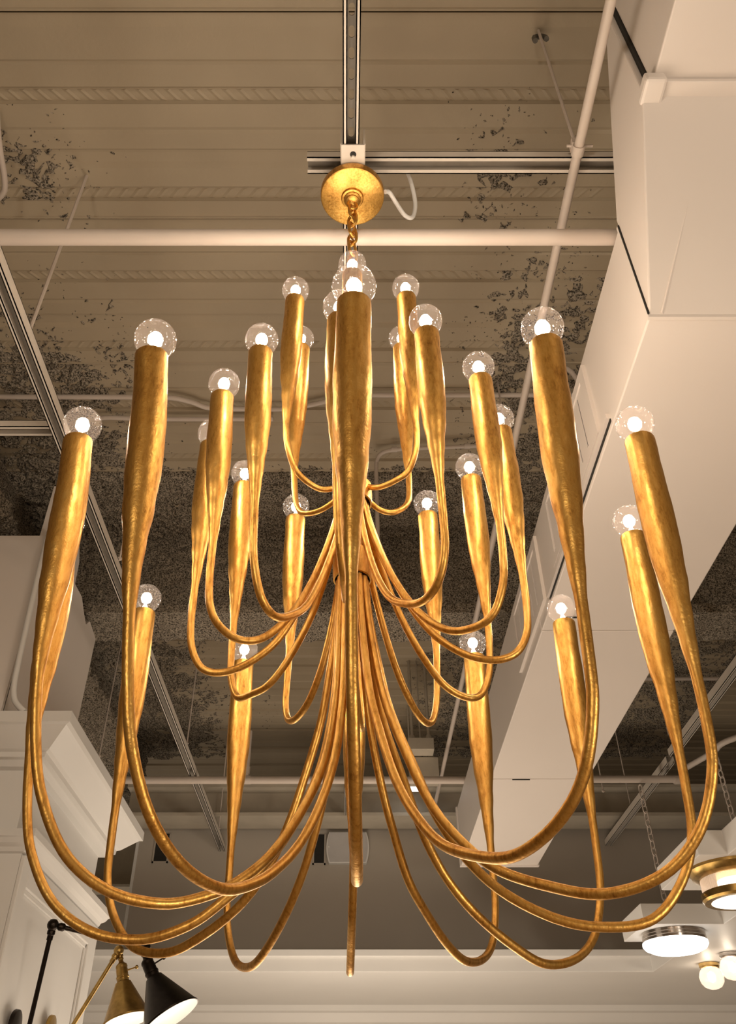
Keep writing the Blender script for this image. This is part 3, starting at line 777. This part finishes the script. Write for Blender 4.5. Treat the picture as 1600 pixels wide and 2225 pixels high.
for (x, y, lab, capm) in ((2.275, 5.998, 'small crystal globe ceiling light with brass cap, farther of the pair', 'brass_bright'), (2.30, 5.69, 'small crystal globe ceiling light with nickel cap, cut by the right edge', 'chrome')):
    g = empty('globe_light', (x, y, 1.0)); tag(g, lab, 'ceiling light', 'pair of globe lights')
    c = Vector((x, y, 1.10))
    MB().lathe([(.05, 0), (.062, .002), (.062, .02), (.055, .028), (.045, .03)], c, D, 32).build('cap', capm, g, smooth=True, angle=35)
    MB().lathe([(.045, .026), (.066, .045), (.076, .075), (.070, .110), (.050, .135), (.02, .147), (.0001, .149)], c, D, 40, ripple=.012, nr=14).build('crystal_globe', 'crystal', g, smooth=True)
    MB().lathe([(0, .045), (.02, .06), (.024, .08), (.018, .10), (0, .11)], c, D, 16).build('bulb', 'globe_bulb', g, smooth=True)

# ------------------------------------------------------------------ suspension chains of the soffit
def link_path(c, L, W, ang, n=6):
    c = Vector(c); h = L / 2 - W / 2; d = Vector((math.cos(ang), math.sin(ang), 0)); P = []
    for k in range(n + 1):
        a = PI * k / n; P.append(c + d * (W / 2 * math.cos(a)) + Vector((0, 0, h + W / 2 * math.sin(a))))
    for k in range(n + 1):
        a = PI + PI * k / n; P.append(c + d * (W / 2 * math.cos(a)) + Vector((0, 0, -h + W / 2 * math.sin(a))))
    return P
def chain(name, x, y, z0, z1, label, L, W, r, mat, parent=None, rot=0.4):
    o = parent
    if o is None:
        o = empty(name, (x, y, z0)); tag(o, label, 'chain')
    pitch = L - 2 * r - .0005 * 2; z = z0 + L / 2; k = 0; first = {}
    while z + L / 2 <= z1 + pitch * .5:
        b = k % 2
        if b not in first:
            lk = MB().tube(link_path((x, y, z), L, W, rot + b * PI / 2), r, 8, closed=True).build('chain_link', mat, o, smooth=True)
            first[b] = (lk, z)
        else:
            s, z_s = first[b]; lk = s.copy(); col.objects.link(lk); lk.parent = o
            lk.location = s.location + Vector((0, 0, z - z_s))
        z += pitch; k += 1
    return o
chain('hanging_chain', 1.828, 5.262, 1.205, 1.985, 'long link chain holding the soffit above the white flush light', .052, .030, .0042, 'pipe')
chain('hanging_chain', 2.20, 4.90, 1.205, 2.02, 'long link chain holding the soffit near the right edge', .052, .030, .0042, 'pipe')

# ------------------------------------------------------------------ chandelier
CX, CY = 0.0, 1.285
ch = empty('chandelier', (CX, CY, 0.28)); tag(ch, 'large three tier gold leaf chandelier with curling arms and globe bulbs', 'chandelier')
# canopy
MB().lathe([(.0001, 0), (.020, 0), (.084, .001), (.0875, .003), (.0885, .007), (.0885, .026), (.086, .030), (.0001, .030)], (CX, CY, 2.145), (0, 0, 1), 64).build('canopy', 'gold', ch, smooth=True, angle=35)
MB().lathe([(.031, 0), (.031, -.005), (.029, -.008), (.024, -.009), (.0235, -.013), (.019, -.016), (.0185, -.020), (.013, -.024), (.0001, -.026)], (CX, CY, 2.146), (0, 0, 1), 40).build('canopy_boss', 'gold', ch, smooth=True, angle=35)
MB().tube(link_path((CX, CY, 2.108), .034, .026, .3), .0036, 10, closed=True).build('loop', 'gold', ch, smooth=True)
chain('chain', CX, CY, 1.62, 2.118, '', .052, .027, .0040, 'gold', ch, rot=.9)
# cord threaded through the chain
cp = [Vector((CX + .007 * math.sin(z * 60), CY + .007 * math.cos(z * 60), z)) for z in [1.60 + .01 * i for i in range(53)]]
MB().tube(cp, .0028, 6).build('cord', 'gold', ch, smooth=True)
# stem and collars
MB().lathe([(.012, .76), (.019, .765), (.019, 1.04), (.016, 1.06), (.016, 1.10), (.011, 1.14), (.010, 1.50), (.014, 1.56), (.014, 1.60), (.008, 1.63)], (CX, CY, 0), (0, 0, 1), 24).build('stem', 'gold', ch, smooth=True)
MB().tube(link_path((CX, CY, 1.645), .040, .028, .9 + PI / 2), .004, 10, closed=True).build('loop', 'gold', ch, smooth=True)
def collar(z0, z1, R):
    MB().lathe([(R - .003, z0), (R, z0 + .001), (R + .001, (z0 + z1) / 2), (R, z1 - .002), (R - .004, z1), (R - .012, z1), (R - .006, z1 - .004), (R - .004, (z0 + z1) / 2), (R - .003, z0)], (CX, CY, 0), (0, 0, 1), 36).build('collar', 'gold', ch, smooth=True, angle=40)
collar(1.045, 1.092, .0385)
collar(.865, .925, .0355)

OUT = [(.0245, .915), (.0250, .86), (.0310, .785), (.046, .687), (.0635, .602), (.097, .510), (.128, .437), (.165, .380), (.215, .334), (.285, .300), (.352, .286), (.425, .302), (.478, .348), (.511, .418), (.521, .50), (.526, .62), (.531, .80), (.538, .978)]
OUTL = [(.0245, .915), (.0248, .80), (.0275, .66), (.040, .555), (.059, .482), (.092, .412), (.130, .360), (.172, .318), (.215, .292), (.275, .276), (.345, .286), (.405, .325), (.447, .385), (.471, .448), (.494, .56), (.505, .66), (.521, .857), (.538, .978)]
MID = [(.0270, 1.085), (.0280, 1.03), (.052, .935), (.090, .833), (.135, .755), (.185, .708), (.232, .694), (.272, .708), (.296, .752), (.304, .81), (.306, .92), (.305, 1.24)]
TOP = [(.012, 1.100), (.035, 1.076), (.065, 1.060), (.095, 1.062), (.125, 1.085), (.143, 1.128), (.149, 1.19), (.149, 1.27), (.148, 1.612)]
def arm_mesh(prof, R, th, ztop, neck, r_arm, tube_r, seed):
    R0 = prof[-1][0]; z0 = prof[-1][1]
    rn = random.Random(seed)
    kz = ztop - z0
    P = []
    ph1, ph2 = rn.uniform(0, 6), rn.uniform(0, 6)
    zmin = min(z for _, z in prof)
    n = len(prof)
    for i, (r, z) in enumerate(prof):
        f = i / (n - 1)
        rr = r + (R - R0) * sstep(0.15, 0.75, f) * 1.0
        zz = z + kz * sstep(0.3, 1.0, f) + (rn.uniform(-.004, .004) if 3 < i < n - 3 else 0)
        tw = 0.004 * math.sin(ph1 + f * 9) * min(1, f * 4)
        a = math.radians(th)
        x = CX + rr * math.sin(a) + tw * math.cos(a)
        y = CY - rr * math.cos(a) + tw * math.sin(a)
        P.append((x, y, zz))
    top = P[-1]
    path = catmull(P, 14)
    pts, L = resample(path, 150)
    Lt = ztop - neck                      # length of the swollen candle tube
    rad = []; acc = 0
    tab = [(0, tube_r), (.12, tube_r * 1.0), (.34, tube_r * 1.06), (.50, tube_r * 1.03), (.66, tube_r * .86), (.80, tube_r * .64), (.92, tube_r * .47), (1.06, r_arm * 1.08), (1.4, r_arm)]
    for i in range(len(pts)):
        s_end = L * (1 - i / (len(pts) - 1))
        u = s_end / Lt
        r = lerp_table(tab, u)
        f = i / (len(pts) - 1)
        if f < .25: r = min(r, .0056 + (r_arm - .0056) * f / .25)
        rad.append(r)
    m = MB()
    m.tube(pts, rad, 20, caps=False, wob=.034, seed=seed)
    # rolled rim and hollow mouth of the tube
    N = len(pts); n = 20; base = (N - 1) * n
    last = [Vector(v) for v in m.v[base:base + n]]
    c = sum(last, Vector()) / n
    r1 = [tuple(c + (v - c) * .97 + Vector((0, 0, .0018))) for v in last]
    r2 = [tuple(c + (v - c) * .90 + Vector((0, 0, .0005))) for v in last]
    r3 = [tuple(c + (v - c) * .72 + Vector((0, 0, -.012))) for v in last]
    k = len(m.v); m.v += r1 + r2 + r3
    rings = [base, k, k + n, k + 2 * n]
    for a, b in zip(rings, rings[1:]):
        for j in range(n): m.f.append((a + j, a + (j + 1) % n, b + (j + 1) % n, b + j))
    m.f.append(tuple(k + 2 * n + j for j in range(n)))
    return m, top
bulb_me = {}
def add_arm(prof, R, th, zb, neck, r_arm, tube_r, seed):
    rise = .039; Rb = .0318
    ztop = zb - rise
    m, top = arm_mesh(prof, R, th, ztop, neck, r_arm, tube_r, seed)
    a = m.build('arm', 'gold', ch, smooth=True, angle=50)
    c = Vector((top[0], top[1], zb))
    if 'glass' not in bulb_me:
        pr = []
        for k in range(0, 25):
            an = PI * k / 24 * .86
            pr.append((max(.0001, Rb * math.sin(an)), Rb * math.cos(an)))
        pr.append((.0125, -.038)); pr.append((.0125, -.060))
        b = MB().lathe(pr, c, (0, 0, 1), 40).build('bulb', 'bulb_glass', a, smooth=True, angle=60)
        off_b = WL[b.name] - (c + Vector((0, 0, EYE)))
        g = MB()
        g.lathe([(.0001, -.0165), (.0026, -.0150), (.0040, -.0100), (.0100, -.0055), (.0116, .0018), (.0082, .0098), (.0001, .0136)], c, (0, 0, 1), 9)
        f = g.build('filament', 'filament', a, smooth=True)
        off_f = WL[f.name] - (c + Vector((0, 0, EYE)))
        s = MB().lathe([(.0110, -.040), (.0085, -.030), (.0030, -.016), (.0001, -.014)], c, (0, 0, 1), 14).build('filament_mount', 'shade_in', a, smooth=True)
        off_s = WL[s.name] - (c + Vector((0, 0, EYE)))
        bulb_me.update(glass=(b, off_b), fil=(f, off_f), mount=(s, off_s))
    else:
        rz = random.Random(seed + 5).uniform(0, 6)
        for key in ('glass', 'fil', 'mount'):
            src, off = bulb_me[key]
            o = src.copy(); col.objects.link(o); o.parent = a
            o.location = c + Vector((0, 0, EYE)) + off - WL[a.name]
    return a
outer = [(.548, 0.3), (.552, 31.3), (.547, 60.8), (.535, 90.0), (.560, 124.0), (.546, 148.2), (.545, 180.0), (.560, -152.3), (.525, -120.7), (.550, -90), (.528, -60.0), (.541, -33.3)]
lean = [0, .018, 0, 0, 0, 0, 0, .008, .010, -.012, -.016, 0]
drop = [0, .01, .0, .0, -.006, .012, .014, .014, .004, -.004, .004, 0]
for i, (R, th) in enumerate(outer):
    prof = OUTL if i in (0, 9, 10, 11) else OUT
    lo = min(z for _, z in prof)
    prof = [(r - lean[i] * max(0, min(1, (.978 - z) / .5)) * r / .538, z + drop[i] * sstep(.62, lo, z)) for r, z in prof]
    add_arm(prof, R, th, 1.0, .555, .0069, .0243, 10 + i)
mid = [(.310, -3.7), (.309, 27.0), (.298, 56.6), (.310, 86.3), (.296, 117.6), (.317, 146.7), (.305, 177), (.307, -153.3), (.290, -122.5), (.302, -94.7), (.285, -64.9), (.290, -36.1)]
for i, (R, th) in enumerate(mid):
    ln = .020 if -70 < th < -20 else .010 if th < -80 else 0
    add_arm([(r - ln * max(0, min(1, (1.24 - z) / .35)) * r / .305, z) for r, z in MID], R, th, 1.262, .885, .0065, .0228, 40 + i)
topr = [(.140, -1.6), (.146, 59.9), (.142, 121.2), (.145, 180), (.147, -122), (.150, -61.1)]
for i, (R, th) in enumerate(topr): add_arm(TOP, R, th, 1.634, 1.215, .0060, .0222, 70 + i)
